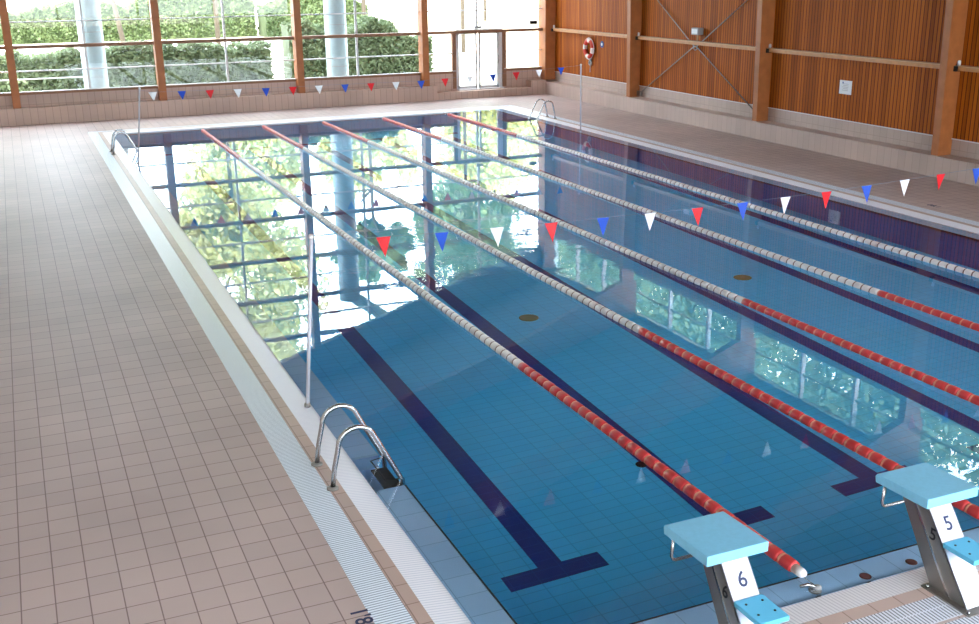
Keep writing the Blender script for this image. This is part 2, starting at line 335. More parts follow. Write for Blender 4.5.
# depth marks painted on the deck
def deck_text(s, loc, rz, size, label):
    Mx = Matrix.Translation((loc[0], loc[1], .002)) @ Matrix.Rotation(rz, 4, 'Z')
    o = text('depth_mark', s, size, M['navy_ink'], None, Mx, .0008); tag(o, label, 'depth mark'); return o
deck_text("1'80", (-.93, .70), -PI/2, .165, "dark blue painted 1'80 depth number on the left deck beside the grate")
deck_text("1'80", (12.02, 8.7), PI/2, .165, 'faint dark painted depth number on the deck at the timber wall side')

# ------------------------------------------------------------------ walls, plinths
wf = struct('wall_far')
BX0, BX1 = 10.15, 13.55
MB().box(XL, BX0, YF, YFW+.1, 0, PLH+.03).build('plinth', M['plinth'], wf)
MB().box(BX0, BX1, YF, YFW+.1, 0, .24).build('plinth', M['plinth'], wf)
MB().box(BX1, XR, YF, YFW+.1, 0, PLH+.03).build('plinth', M['plinth'], wf)
MB().box(XL, BX0, YFW, YFW+.25, PLH+.03, .80).box(BX0, 11.0, YFW, YFW+.25, .24, .80).box(12.66, XRW, YFW, YFW+.25, .24, .80).box(11.0, 12.66, YFW+.02, YFW+.25, 0, .24).build('riser', M['plinth'], wf)
wr = struct('wall_right')
MB().box(XR, XRW+.2, YN, YFW+.2, 0, PLH-.02).build('plinth', M['plinth_y'], wr)
MB().box(XRW, XRW+.2, YN, YFW+.2, PLH-.02, SILL-.02).build('riser', M['plinth_y'], wr)
MB().box(XRW-.02, XRW+.2, YN, YFW, SILL-.02, SILL).build('sill_strip', M['alu'], wr)
MB().box(XRW, XRW+.2, YN, YFW+.2, SILL, 4.95).build('timber_boards', M['wood_y'], wr)
wl = struct('wall_left'); MB().box(XL-.2, XL, YN, YFW+.2, 0, zroof(XL)).build('plaster', M['plaster'], wl)
wn = struct('wall_near'); MB().box(XL, XRW, YN-.2, YN, 0, 1.0).build('plaster', M['plaster'], wn)
# gable panels above the glazing lines, following the roof
g = MB(); g.prism([(XL-.2, zroof(XL-.2)-1.25), (4.4, zroof(4.4)-1.2), (XRW+.2, zroof(XRW+.2)-1.2), (XRW+.2, zroof(XRW+.2)), (4.4, zroof(4.4)), (XL-.2, zroof(XL-.2))], YFW-.05, YFW+.2, 'y')
g.build('gable_beam', M['roof'], wf)
g = MB(); g.prism([(XL-.2, zroof(XL-.2)-1.25), (4.4, zroof(4.4)-1.2), (XRW+.2, zroof(XRW+.2)-1.2), (XRW+.2, zroof(XRW+.2)), (4.4, zroof(4.4)), (XL-.2, zroof(XL-.2))], YN-.2, YN, 'y')
g.build('gable_beam', M['roof'], wn)
ce = struct('ceiling')
e = .9
MB().prism([(4.4, zroof(4.4)), (XRW+.3, zroof(XRW+.3)), (XRW+.3, zroof(XRW+.3)+.25), (4.4, zroof(4.4)+.25)], YN-3.5, YFW+1.2, 'y').build('roof_slope', M['roof'], ce)  # near overhang of both slopes stretched to shade the added windows from sun
MB().prism([(4.4, zroof(4.4)), (XL-e, zroof(XL-e)), (XL-e, zroof(XL-e)+.25), (4.4, zroof(4.4)+.25)], YN-3.5, YFW+1.2, 'y').build('roof_slope', M['roof'], ce)

# timber columns and rafters -------------------------------------------------
YC = [28.9, 22.85, 16.75, 10.9, 4.85, -1.3, -7.4]
colw = {0: 'in the far right corner beside the door', 1: 'behind the far flag pole, left of the crossed braces', 2: 'right of the crossed braces', 3: 'nearest the right edge of the photo, right of the white notice'}
n_tr = 1
for i, y in enumerate(YC):
    if i == 0: continue
    prof = [(y-.09, .0), (y+.09, 0)]
    c = MB().prism([(XR+.06, PLH-.02), (XR+.405, PLH-.02), (XR+.405, 6.3), (XR-.04, 6.3)], y-.09, y+.09, 'y')
    o = c.build('timber_column', M['wood_col'])
    lab = colw.get(i, 'beyond the right edge of the photo, ' + ('next after the visible ones', 'second past the visible ones', 'last by the near wall')[max(0, i-4)])
    tag(o, 'tall brown glulam timber column on the right wall, ' + lab, 'column')
    rf = MB()
    rf.prism([(XR-.12, 5.3), (XR+.5, 5.25), (XR+.5, zroof(XR+.5)-.01), (4.4, zroof(4.4)-.01), (XL+.05, zroof(XL+.05)-.01), (XL+.05, zroof(XL+.05)-.95), (4.4, zroof(4.4)-.95), (10.5, zroof(10.5)-.95)], y-.1, y+.1, 'y')
    if 1: rf.build('trim_%d' % n_tr, M['wood_col']); bpy.data.objects['trim_%d' % n_tr]['kind'] = 'structure'; n_tr += 1
o = MB().box(XRW-.38, XRW+.02, YFW-.32, YFW+.22, PLH+.03, 6.3).build('timber_column', M['wood_col']); tag(o, 'wide brown timber corner column between the glass door bay and the timber wall', 'column')
# rails between columns on the right wall
ys = [28.3]+YC[1:]
rl = ['behind the lifebuoy', 'below the floodlight', 'above the white notice', 'at the right edge of the photo', 'past the right edge of the photo', 'closest to the near wall']
for i in range(6):
    r = thing('wall_rail', 'pale timber rail running along the timber wall ' + rl[i], 'rail', (XRW, (ys[i]+ys[i+1])/2, 2.13))
    h = (ys[i]-ys[i+1])/2-.1
    MB().box(-.16, 0, -h, h, -.055, .02).build('beam', M['wood_plain'], r)
    MB().box(-.165, 0, -h, h, .02, .04).build('capping', M['rail'], r)
    MB().box(-.2, -.1, h-.07, h, -.07, .03).build('bracket', M['black'], r)
    MB().lathe([(.03, .04), (.03, .12), (.018, .14)], (-.13, h-.06, 0), seg=10).build('clip', M['white_paint'], r)
# clerestory windows right
wi = 1
def pane_wall(name, parent, segs): pass
for i in range(6):
    y1, y0 = (YFW if i == 0 else YC[i])-.1, YC[i+1]+.1
    w = struct('window_%d' % wi, (XRW+.1, (y0+y1)/2, 5)); wi += 1; h = (y1-y0)/2
    MB().box(-.05, .05, -h, h, -.05, .06).box(-.05, .05, -h, h, 1.3, 1.45).build('window_frame', M['steel_dull'], w)
    for k in (-1, 1): MB().box(-.06, .06, k*h/3-.04, k*h/3+.04, .06, 1.3).build('mullion', M['alu'], w)
    MB().box(-.02, .02, -h, h, .62, .66).build('glazing_bar', M['steel_dull'], w)
    MB().quad((0, -h, .06), (0, h, .06), (0, h, 1.3), (0, -h, 1.3)).build('pane', M['glass'], w)
# far window wall -------------------------------------------------------------
PX = [-2.52, 1.5, 5.68, 9.82]
def zg(x): return zroof(x)-1.2
pl = ['leftmost in the photo', 'second from the left', 'third from the left', 'just left of the door bay']
for x, lab in zip(PX, pl):
    o = MB().box(x-.105, x+.105, YFW-.3, YFW+.1, PLH+.03, zg(x)-.02).build('timber_post', M['wood_col'])
    tag(o, 'tall brown timber window post on the tiled plinth, ' + lab, 'post', 'timber posts of the window wall')
edges = [XL]+PX+[XRW-.36]
THICK = [2.12, 3.47, 4.82, 6.17, 7.52]; THIN = [1.45, 2.80, 4.16, 5.50, 6.84]
for i in range(5):
    x0, x1 = edges[i]+(.105 if i else 0), edges[i+1]-(.105 if i < 4 else 0)
    w = struct('window_%d' % wi, ((x0+x1)/2, YFW+.05, .8)); wi += 1
    cx = (x0+x1)/2; ztop = zg(x1 if i > 2 else max(min(x0, 4.4), x0))
    def hz(z, a=x0, b=x1):
        """clip a horizontal member to the sloping beam"""
        if z > zg(a) and z > zg(b): return None
        return a-cx, b-cx
    fr = MB()
    door = i == 4
    spans = [(x0, x1)] if not door else [(x0, 10.95), (12.72, x1)]
    for (p, q) in spans: fr.box(p-cx, q-cx, -.09, .06, 0, .07)
    for z in THICK: 
        if z < max(zg(x0), zg(x1)): fr.box(x0-cx, x1-cx, -.16, .06, z-.045-.8, z+.045-.8)
    if door: fr.box(10.86-cx, 10.98-cx, -.08, .06, -.5, 1.32).box(12.66-cx, 12.8-cx, -.08, .06, -.5, 1.32)
    fr.build('window_frame', M['frame'], w)
    tb = MB()
    for z in THIN:
        if z < max(zg(x0), zg(x1)):
            for (p, q) in (spans if z < 2.1 else [(x0, x1)]): tb.box(p-cx, q-cx, -.07, .03, z-.017-.8, z+.017-.8)
    for (p, q) in spans: tb.box(p-cx, q-cx, -.1, .0, .07, .09)
    tb.build('glazing_bar', M['alu'], w)
    mx_ = {0: -3.4, 1: -.5, 2: 3.5, 3: 7.62, 4: 11.75}[i]
    MB().box(mx_-.03-cx, mx_+.03-cx, -.04, .04, (.07 if not door else 1.36), zg(mx_)-.8).build('mullion', M['alu'], w)
    ps = MB()
    for (p, q) in spans: ps.quad((p-cx, .01, .05), (q-cx, .01, .05), (q-cx, .01, 1.32), (p-cx, .01, 1.32))
    zt0, zt1 = zg(x0)-.8, zg(x1)-.8
    pts = [(x0-cx, .01, 1.32), (x1-cx, .01, 1.32), (x1-cx, .01, zt1+.1)]
    if x0 < 4.4 < x1: pts.append((4.4-cx, .01, zg(4.4)-.8+.1))
    pts.append((x0-cx, .01, zt0+.1)); ps.quad(*pts)
    ps.build('pane', M['glass'], w)
# glazed double door
dr = struct('door_1', (11.82, YFW+.03, .24))
MB().box(-.83, .83, -.06, .08, 1.87, 1.96).box(-.83, -.79, -.05, .07, 0, 1.9).box(.72, .83, -.05, .07, 0, 1.9).box(-.83, .83, -.2, .08, 0, .04).build('door_frame', M['alu'], dr)
for (p, q) in ((-.78, -.07), (-.01, .71)):
    lf = MB(); lf.box(p, p+.06, -.03, .03, .04, 1.87).box(q-.06, q, -.03, .03, .04, 1.87).box(p, q, -.03, .03, .04, .13).box(p, q, -.03, .03, 1.8, 1.87)
    o = lf.build('door_leaf', M['alu'], dr)
    MB().quad((p, 0, .1), (q, 0, .1), (q, 0, 1.82), (p, 0, 1.82)).build('pane', M['glass'], o)
    MB().tube([(q-.03, -.03, .85), (q-.03, -.09, .87), (q-.03, -.09, 1.08), (q-.03, -.03, 1.1)], .018, 8).build('door_handle', M['grey'], o)
o = thing('sensor_box', 'small grey box fixed above the glass door', 'sensor', (11.72, YFW-.1, 2.25))
MB().box(-.1, .14, -.05, .05, -.03, .05).build('case', M['grey'], o, .01); MB().tube([(0, 0, .05), (.02, 0, .25)], .02, 8).build('stalk', M['grey'], o)
o = thing('speaker_box', 'dark small box under the frame in the far right window corner', 'box', (13.75, YFW-.12, 2.36)); MB().box(-.14, .14, -.06, .06, -.06, .06).build('case', M['steel_dull'], o, .01)
MB().box(-.11, .11, -.07, -.06, -.04, .04).build('front_grille', M['black'], o)

# unseen near-end windows behind the viewer, added to bring light onto the blocks
for i in range(4):
    x0 = XL+.1+(XRW-XL-.2)*i/4; x1 = XL+.1+(XRW-XL-.2)*(i+1)/4-.12
    w = struct('window_%d' % wi, ((x0+x1)/2, YN-.1, 1.0)); wi += 1; h = (x1-x0)/2
    MB().box(-h-.12, -h, -.1, .1, 0, 7.5 if i in (1, 2) else 5.4).box(-h, h, -.05, .05, 0, .08).box(-h, h, -.05, .05, 2.1, 2.2).box(-h, h, -.05, .05, 4.2, 4.3).build('window_frame', M['frame'], w)
    zz0, zz1 = zg(x0)-.95, zg(x1)-.95
    MB().quad((-h, 0, .08), (h, 0, .08), (h, 0, zz1), (-h, 0, zz0)).build('pane', M['glass'], w)

# ------------------------------------------------------------------ lane ropes
NF = 25/.15
fm_red = None
def float_mesh(col, ring_m):
    b = MB(); n = 12; prof = [(.022, -.073), (.046, -.067), (.053, -.045), (.053, .04), (.048, .052), (.053, .054), (.053, .062), (.046, .064), (.022, .073)]
    prof = [(.03, -.07), (.05, -.064), (.053, -.05), (.053, .044), (.05, .049), (.03, .05)]
    b.lathe(prof, axis='y', seg=n)
    k = len(b.bm.faces)
    b.lathe([(.03, .05), (.05, .052), (.05, .07), (.03, .072)], axis='y', seg=n)
    b.bm.faces.ensure_lookup_table()
    for f in list(b.bm.faces)[k:]: f.material_index = 1
    return b.mesh('float', [col, ring_m])
FR = float_mesh(M['red'], M['cream']); FW = float_mesh(M['white'], M['brown']); 
ropes = [(2.04, -.05, 4.5, 19.5), (3.83, -.19, 4.95, 20.3), (5.64, -.30, 5.5, 20.6), (7.42, -.30, 4.95, 20.2), (9.16, -.03, 4.9, 19.9)]
import re
rlab = ['first from left, ending beside starting block 6', 'second from left, ending beside starting block 5', 'third from left, in mid pool', 'fourth from left, mostly white', 'nearest the timber wall']
for i, (x, dx, yn_, yf_) in enumerate(ropes):
    t = thing('lane_rope', 'red and white floating lane rope, ' + rlab[i], 'lane rope', (x, 0, ZW), group='lane ropes on the water')
    MB().tube([(0, -.2, -.01), (0, 25.15, .01)], .006, 6).build('cable', M['steel'], t)
    t.rotation_euler.z = -math.atan(dx/25)
    n = 164; far = MB(); fi = 0
    fb = bmesh.new()
    for k in range(n):
        y = .12+.15*k
        red = y < yn_ or y > yf_
        me = FR if red else FW
        if k < 100:
            link('float', me, t, (0, y, .012))
        else:
            tmp = me.copy(); tmp.transform(Matrix.Translation((0, y, .012)))
            nb = len(fb.faces); fb.from_mesh(tmp); fb.faces.ensure_lookup_table()
            for f in fb.faces[nb:]: f.material_index = (0 if red else 2)+f.material_index
            bpy.data.meshes.remove(tmp)
    me = bpy.data.meshes.new('float_run'); fb.to_mesh(me); fb.free()
    for m in ('red', 'cream', 'white', 'brown'): me.materials.append(M[m])
    tag(link('float_run', me, t), kind='stuff')
    MB().lathe([(.02, -.05), (.034, -.04), (.038, -.02), (.038, .055)], (0, 0, .012), axis='y', seg=14).build('end_cap', M['white'], t)

# chrome tension ring of the first rope
o = thing('rope_anchor', 'small chrome lane rope anchor on the near ledge between the starting blocks', 'anchor', (2.02, -.19, -.07))
MB().lathe([(.045, 0), (.045, .02), (.03, .03)], seg=16).build('base', M['steel_dull'], o)
MB().tube([(0, .0, .03), (0, -.01, .06), (-.05, .02, .075), (-.1, .04, .06)], .012, 8).build('hook', M['steel'], o)
MB().lathe([(.02, .03), (.028, .042), (.028, .062), (.012, .07)], (.01, -.01, 0), seg=14).build('knob', M['grey'], o)

# ------------------------------------------------------------------ flag lines and poles
def pole(base, top, label, name='flag_pole', flange=True):
    t = thing(name, label, 'pole', base)
    d = Vector(top)-Vector(base)
    MB().tube([(0, 0, -.02), (d.x, d.y, d.z)], .019, 10).build('shaft', M['pole'], t)
    MB().lathe([(.03, -.02), (.03, .012), (.022, .02)], seg=14).build('foot', M['steel_dull'], t)
    MB().lathe([(.024, 0), (.026, .03), (.01, .04)], (d.x, d.y, d.z), seg=10).build('cap', M['white'], t)
    return Vector(top)
P = lambda *a: Vector(a)
nl = pole((-.33, 4.45, 0), (-.21, 4.36, 1.68), 'thin steel flag pole at the left pool edge beyond the near ladder')
nr = pole((W+.275, 4.36, -.02), (W+.28, 4.36, 1.72), 'thin steel flag pole at the right pool edge, outside the photo to the right')
flp = pole((-.2, 20.03, -.02), (.0, 20.03, 1.62), 'thin steel flag pole at the far left pool edge near the far left ladder')
frp = pole((W+.22, 20.03, -.02), (W+.2, 20.03, 1.66), 'thin pale flag pole at the far right pool edge in front of the lifebuoy')
def flagline(A, B, xs, cols, sag_pts, label, w, h):
    t = thing('pennant_line', label, 'pennants', A)
    def z(x):
        for (xa, za), (xb, zb) in zip(sag_pts, sag_pts[1:]):
            if xa <= x <= xb: u = (x-xa)/(xb-xa); return za+(zb-za)*u
        return sag_pts[-1][1]
    xsn = [A.x+(B.x-A.x)*k/40 for k in range(41)]
    MB().tube([(x-A.x, 0, z(x)-A.z) for x in xsn], (.0018), 5).build('cord', M['cord'], t)
    for k, (x, c) in enumerate(zip(xs, cols)):
        q = MB(); zz = z(x)-A.z; tw = .02*math.sin(k*1.7)
        q.prism([(x-A.x-w/2, zz+.0), (x-A.x+w/2, zz+.0), (x-A.x+.01, zz-h)], -.0015, .0015, 'y')
        for v in q.bm.verts: v.co.y += tw*(zz-v.co.z)/h+.25*tw*(v.co.x-(x-A.x))/w*2
        q.build('pennant', M['flag_'+c], t)
xs = [.49, 1.085, 1.675, 2.28, 2.885, 3.456, 4.05, 4.64, 5.223, 5.80, 6.382, 6.956, 7.518, 8.094, 8.68, 9.27, 9.85, 10.44]
flagline(nl, nr, xs, ('rbw'*6), [(nl.x, nl.z-.02), (.49, 1.62), (1.085, 1.60), (2.3, 1.575), (3.5, 1.56), (4.6, 1.562), (5.8, 1.58), (7, 1.62), (8.1, 1.665), (nr.x, nr.z)],
         'near row of red, blue and white triangular pennants strung across the pool', .145, .2)
xs = [.272, .901, 1.52, 2.15, 2.796, 3.43, 4.053, 4.688, 5.335, 5.968, 6.613, 7.246, 7.916, 8.543, 9.182, 9.832, 10.464]
flagline(flp, frp, xs, ('wbr'*6)[:17], [(flp.x, flp.z-.02), (.27, 1.54), (1.5, 1.52), (2.8, 1.50), (4.7, 1.49), (6.6, 1.48), (7.9, 1.53), (9.2, 1.57), (10.46, 1.63), (frp.x, frp.z)],
         'far row of white, blue and red triangular pennants below the window wall', .19, .2)

# ------------------------------------------------------------------ ladders
def ladder(loc, rz, label):
    """local: +x points into the pool, rails at y=+-.25"""
    t = thing('pool_ladder', label, 'ladder', loc, rz, 'ladders at the pool edge')
    for s in (-1, 1):
        y = .25*s; pts = [(-.315, y, 0), (-.29, y, .18), (-.255, y, .33)]
        cx, cz, R = -.09, .355, .16
        for k in range(9):
            a_ = PI*(1-.0)-k*(PI*.80)/8
            pts.append((cx+R*math.cos(a_)*1.0, y, cz+R*math.sin(a_)*.95))
        pts += [(.262, y, 0), (.285, y, -.06), (.29, y, -.3), (.29, y, -1.25)]
        MB().tube(pts, .021, 12).build('rail', M['steel'], t)
        MB().lathe([(.05, 0), (.05, .012), (.03, .022)], (-.315, y, 0), seg=16).build('flange', M['steel_dull'], t)
    MB().tube([(.27, -.23, -.06), (.15, -.2, -.06), (.15, .2, -.06), (.27, .23, -.06)], .008, 8).build('hand_frame', M['black'], t)
    for z in (-.3, -.6, -.9, -1.2):
        MB().box(.285-(.13 if z > -.4 else 0), .30+(.1 if z < -.4 else 0), -.23, .23, z-.015, z+.015).build('tread', M['black'], t, .005)
    return t
ladder((-.28, 2.85, 0), 0, 'steel pool ladder with two arched rails at the left pool edge, nearest the viewer')
ladder((-.28, 21.75, 0), 0, 'steel pool ladder at the far left corner of the pool')
ladder((W+.28, 22.5, 0), PI, 'steel pool ladder at the far right pool edge below the timber wall')

# ------------------------------------------------------------------ starting blocks
def block(xc, num, label, cx):
    t = thing('starting_block', label, 'starting block', (xc, -.3, 0), group='numbered starting blocks')
    # platform: slightly tilted slab
    w = .225
    b = MB(); b.prism([(-.215, .67), (.255, .65), (.27, .63), (.26, .585), (-.215, .60)], -w, w, 'x'); b.build('platform', M['board'], t, .006)
    # inclined column: side plates, back plate
    x0, x1 = cx-.1, cx+.1
    base, topy = -.26, .0
    # side profile (y,z): front edge and back edge lean towards the pool
    zt = .575
    side = [(-.24, 0), (-.56, 0), (-.125, zt), (.12, zt)]
    for x in (x0, x1-.008):
        q = MB(); q.prism(side, x, x+.008, 'x'); sp = q.build('side_plate', M['steel_dull'], t)
        f = MB(); f.prism([(-.395, 0), (-.415, 0), (-.01, zt), (.01, zt)], x-.003, x+.011, 'x'); f.build('fold', M['steel'], sp)
    q = MB(); q.prism([(-.545, .0), (-.56, 0), (-.125, zt), (-.11, zt)], x0, x1, 'x'); back = q.build('back_plate', M['steel_white'], t)
    q = MB(); q.prism([(-.24, .0), (-.255, 0), (.105, zt), (.12, zt)], x0+.008, x1-.008, 'x'); q.build('front_plate', M['steel_dull'], t)
    MB().box(x0-.05, x1+.05, -.62, -.2, 0, .012).build('base_plate', M['steel_dull'], t, .003)
    for (bx, by) in ((x0-.03, -.59), (x1+.03, -.59), (x0-.03, -.24), (x1+.03, -.24)):
        MB().lathe([(.012, .012), (.012, .026), (.006, .03)], (bx, by, 0), seg=8).build('bolt', M['steel'], t)
    # rear step with studs
    st = MB(); st.box(x0-.005, x1+.005, -.56, -.30, .34, .375); s_ = st.build('step', M['step'], t, .005)
    for (px, py) in ((.04, -.36), (.16, -.36), (.04, -.48), (.16, -.48)):
        MB().lathe([(.008, .375), (.008, .379)], (x0+px, py, 0), seg=8).build('stud', M['black'], s_)
    # grab bar under the front edge
    MB().tube([(-.19, .2, .58), (-.19, .215, .44), (-.18, .215, .415), (-.16, .215, .405), (.16, .215, .405), (.18, .215, .415), (.19, .215, .44), (.19, .2, .58)], .011, 10).build('grab_bar', M['steel'], t)
    # numbers
    ang = math.atan2(zt, .435)     # slope of the back plate
    R = Matrix(((1, 0, 0), (0, math.cos(ang), -math.sin(ang)), (0, math.sin(ang), math.cos(ang)))).to_4x4()
    yb = -.56+.435*(.455/zt)
    text('number', num, .135, M['navy_ink'], t, Matrix.Translation((cx+.01, yb-.005, .452)) @ R)
    Rl = Matrix(((0, 0, -1), (-1, 0, 0), (0, 1, 0))).to_4x4()
    text('number', num, .12, M['black_ink'], t, Matrix.Translation((x0-.003, -.205, .385)) @ Rl)
    return t
block(1.10, '6', 'light blue starting block numbered 6 on a slanted steel column', .03)
block(2.835, '5', 'light blue starting block numbered 5 at the right edge of the photo', -.03)

# ------------------------------------------------------------------ things on the timber wall
t = thing('lifebuoy', 'red and white lifebuoy hanging on the timber wall below the rail', 'lifebuoy', (XRW-.07, 25.8, 1.63))
for k in range(8):
    MB().torus(.25, .066, 'x', 8, 10, (k//2)*PI/2+.5+(.95 if k % 2 else 0), (k//2)*PI/2+.5+(PI/2 if k % 2 else .95)).build('band' if k % 2 else 'ring_section', M['buoy_w'] if k % 2 else M['buoy_r'], t)
MB().torus(.33, .012, 'x', 40, 6).build('grab_line', M['white'], t)
o = thing('rope_bag', 'pale bundle of rope hanging under the lifebuoy', 'rope', (XRW-.06, 25.7, 1.2)); MB().torus(.07, .03, 'x', 20, 8).build('coil', M['grey'], o)
MB().tube([(0, 0, -.08), (0, .02, -.3)], .012, 6).build('rope_tail', M['cord'], o); MB().tube([(.04, 0, .07), (.055, 0, .14)], .01, 6).build('hook', M['grey'], o)
o = thing('round_sign', 'small round blue sign beside the lifebuoy', 'sign', (XRW-.012, 25.05, 1.8))
MB().lathe([(.1, -.008), (.1, .008)], axis='x', seg=24).build('plate', M['blue'], o); MB().lathe([(.045, -.012), (.045, -.008)], axis='x', seg=16).build('symbol', M['white_paint'], o)
o = thing('notice_board', 'square white notice on the timber wall near the right edge', 'notice', (XRW-.015, 13.98, 1.46))
MB().box(-.006, .01, -.19, .19, -.15, .15).build('sheet', M['white_paint'], o)
for k in range(5):
    MB().box(-.008, -.006, -.1, .1-.03*(k % 2), .07-.035*k, .078-.035*k).build('text_line', M['grey'], o)
MB().lathe([(.02, -.009), (.02, -.006)], (0, .08, .1), axis='x', seg=12).build('symbol', M['blue'], o)
o = thing('floodlight', 'grey floodlight on a bracket above the timber wall rail', 'lamp', (XRW-.12, 19.7, 2.18))
MB().box(-.1, .08, -.16, .16, .16, .34).build('housing', M['grey'], o, .015); MB().quad((-.102, -.13, .19), (-.102, .13, .19), (-.102, .13, .31), (-.102, -.13, .31)).build('lens', M['white_paint'], o)
MB().tube([(0, 0, .0), (0, 0, .17)], .02, 8).build('stem', M['rail'], o)
x_ = thing('cross_brace', 'crossed thin steel brace rods spanning the timber wall bay under the floodlight', 'brace', (XRW-.07, 19.85, 2.0))
MB().tube([(0, 2.82, -1.5), (.0, .1, 0), (0, -.1, .05), (0, -2.82, 1.65)], .014, 8).build('rod', M['steel_dull'], x_)
MB().tube([(0, -2.82, -1.45), (.0, -.1, 0), (0, .1, .05), (0, 2.82, 1.7)], .014, 8).build('rod', M['steel_dull'], x_)
MB().torus(.09, .012, 'x', 24, 8, c=(0, 0, .02)).build('ring_node', M['steel_dull'], x_)
for (yy, zz) in ((2.8, -1.46), (-2.8, -1.42)): MB().box(-.03, .03, yy-.1, yy+.1, zz-.1, zz+.05).build('gusset', M['steel_dull'], x_)

# ------------------------------------------------------------------ outside
gd = MB().quad((-90, YFW+.3, -.15), (130, YFW+.3, -.15), (130, 260, -.15), (-90, 260, -.15)).build('outside_ground', M['ground']); tag(gd, kind='structure')
gd = MB().quad((XRW+.25, -60, -.15), (130, -60, -.15), (130, YFW+.3, -.15), (XRW+.25, YFW+.3, -.15)).build('outside_lawn', M['grass']); tag(gd, kind='structure')
gd = MB().quad((-90, -60, -.15), (XL-.25, -60, -.15), (XL-.25, YFW+.3, -.15), (-90, YFW+.3, -.15)).quad((XL-.25, -60, -.15), (XRW+.25, -60, -.15), (XRW+.25, YN-.25, -.15), (XL-.25, YN-.25, -.15)).build('outside_terrace', M['ground']); tag(gd, kind='structure')
gd = MB().box(-40, 20, 56, 70, -.15, -.1).build('path', M['path']); tag(gd, kind='structure')
for x, lab in ((-.25, 'left, wide one outside the leftmost window bay'), (7.2, 'right one outside the third window bay'), (14.9, 'one outside the building corner')):
    t = thing('concrete_column', 'round white concrete column outside the window wall, ' + lab, 'column', (x, 29.5, -.15))
    MB().lathe([(.5, 0), (.5, .1), (.36, .5), (.35, .7), (.35, 6.9)], seg=32).build('shaft', M['col_out'], t)
    MB().tube([(-.05, .0, 6.7), (1.9, 0, 8.2)], .2, 12).build('strut', M['col_out'], t)
    for z in (1.3, 2.6, 3.9, 5.2): MB().torus(.352, .01, 'z', 32, 6, c=(0, 0, z)).build('joint', M['grey'], t)
t = thing('outside_handrail', 'thin white handrail outside the leftmost window bay', 'handrail', (-4, 30.2, -.15))
MB().tube([(-3, 0, 1.25), (3.6, 0, 1.25)], .02, 8).build('rail', M['alu'], t)
for k in range(4): MB().tube([(-2.8+2.1*k, 0, 0), (-2.8+2.1*k, 0, 1.25)], .018, 8).build('post', M['alu'], t)

def leaves(n, sampler, size, rnd):
    bm = bmesh.new()
    for _ in range(n):
        p = Vector(sampler(rnd)); s = size*rnd.uniform(.6, 1.3)
        a = Vector((rnd.gauss(0, 1), rnd.gauss(0, 1), rnd.gauss(0, 1))).normalized(); b = a.orthogonal().normalized()
        b.rotate(Matrix.Rotation(rnd.uniform(0, 6.28), 3, a)); c = a.cross(b)
        v = [bm.verts.new(p+b*s), bm.verts.new(p+c*s*.5), bm.verts.new(p-b*s), bm.verts.new(p-c*s*.5)]
        bm.faces.new(v)
    return bm
def crown_mesh(n, rx, ry, rz, size, m, seed, clumps=22):
    rnd = random.Random(seed)
    cl = []
    for _ in range(clumps):
        while True:
            q = [rnd.uniform(-1, 1) for _ in range(3)]
            if .25 < sum(v*v for v in q) < 1: break
        cl.append((q[0]*rx*.8, q[1]*ry*.8, q[2]*rz*.8, rnd.uniform(.22, .4)*min(rx, rz)))
    def s(r):
        c = r.choice(cl); R = c[3]*r.random()**.33
        v = Vector((r.gauss(0, 1), r.gauss(0, 1), r.gauss(0, 1))).normalized()*R
        return (c[0]+v.x, c[1]+v.y, c[2]+v.z)
    bm = leaves(n, s, size, rnd); me = bpy.data.meshes.new('foliage'); bm.to_mesh(me); bm.free(); me.materials.append(m); return me
def tree(x, y, zc, rx, rz, m, n, seed, label, lean=0, size=.22, clumps=22):
    t = thing('tree', label, 'tree', (x, y, -.15), group='trees outside beyond the glazed walls')
    link('foliage', crown_mesh(n, rx, rx, rz, size, M[m], seed, clumps), t, (0, 0, zc+.15))
    rnd = random.Random(seed)
    MB().tube([(lean, 0, 0), (lean*.5, 0, zc*.5), (0, 0, zc)], .13, 8, r2=.07).build('trunk', M['bark'], t)
    br = MB()
    for k in range(5):
        a_ = rnd.uniform(0, 6.28); h0 = zc*rnd.uniform(.6, .95)
        br.tube([(lean*.3, 0, h0), (math.cos(a_)*rx*.4, math.sin(a_)*rx*.4, h0+rz*.3), (math.cos(a_)*rx*.7, math.sin(a_)*rx*.7, h0+rz*.6)], .09, 6, r2=.03)
    br.build('branches', M['bark'], t)
def hedge(x0, x1, y0, y1, hfun, n, m, seed, label, size=.1):
    t = thing('hedge', label, 'hedge', ((x0+x1)/2, (y0+y1)/2, -.15)); rnd = random.Random(seed); cx = (x0+x1)/2; cy = (y0+y1)/2
    core = MB(); k = 24
    for i in range(k):
        xa, xb = x0+(x1-x0)*i/k, x0+(x1-x0)*(i+1)/k; h = hfun((xa+xb)/2)
        core.box(xa-cx, xb-cx, y0+.25-cy, y1-.25-cy, 0, h-.15)
    def s(r):
        x = r.uniform(x0, x1); h = hfun(x)+.12*math.sin(x*5.1+math.sin(x*2.3)*2); u = r.random()
        if u < .6: return (x-cx, y0-cy+abs(r.gauss(0, .12)), r.uniform(0, h))
        if u < .9: return (x-cx, r.uniform(y0, y1)-cy, h-abs(r.gauss(0, .1)))
        return (x-cx, y1-cy-abs(r.gauss(0, .12)), r.uniform(0, h))
    bm = leaves(n, s, size, rnd); me = bpy.data.meshes.new('foliage'); bm.to_mesh(me); bm.free(); me.materials.append(M[m]); link('foliage', me, t)
    core.build('inner_growth', M['leaf_a'], t)
hedge(-14, 6.4, 35.5, 37.2, lambda x: 1.7+.08*math.sin(x*.9), 26000, 'leaf_a', 3, 'long low green hedge close outside the two left window bays')
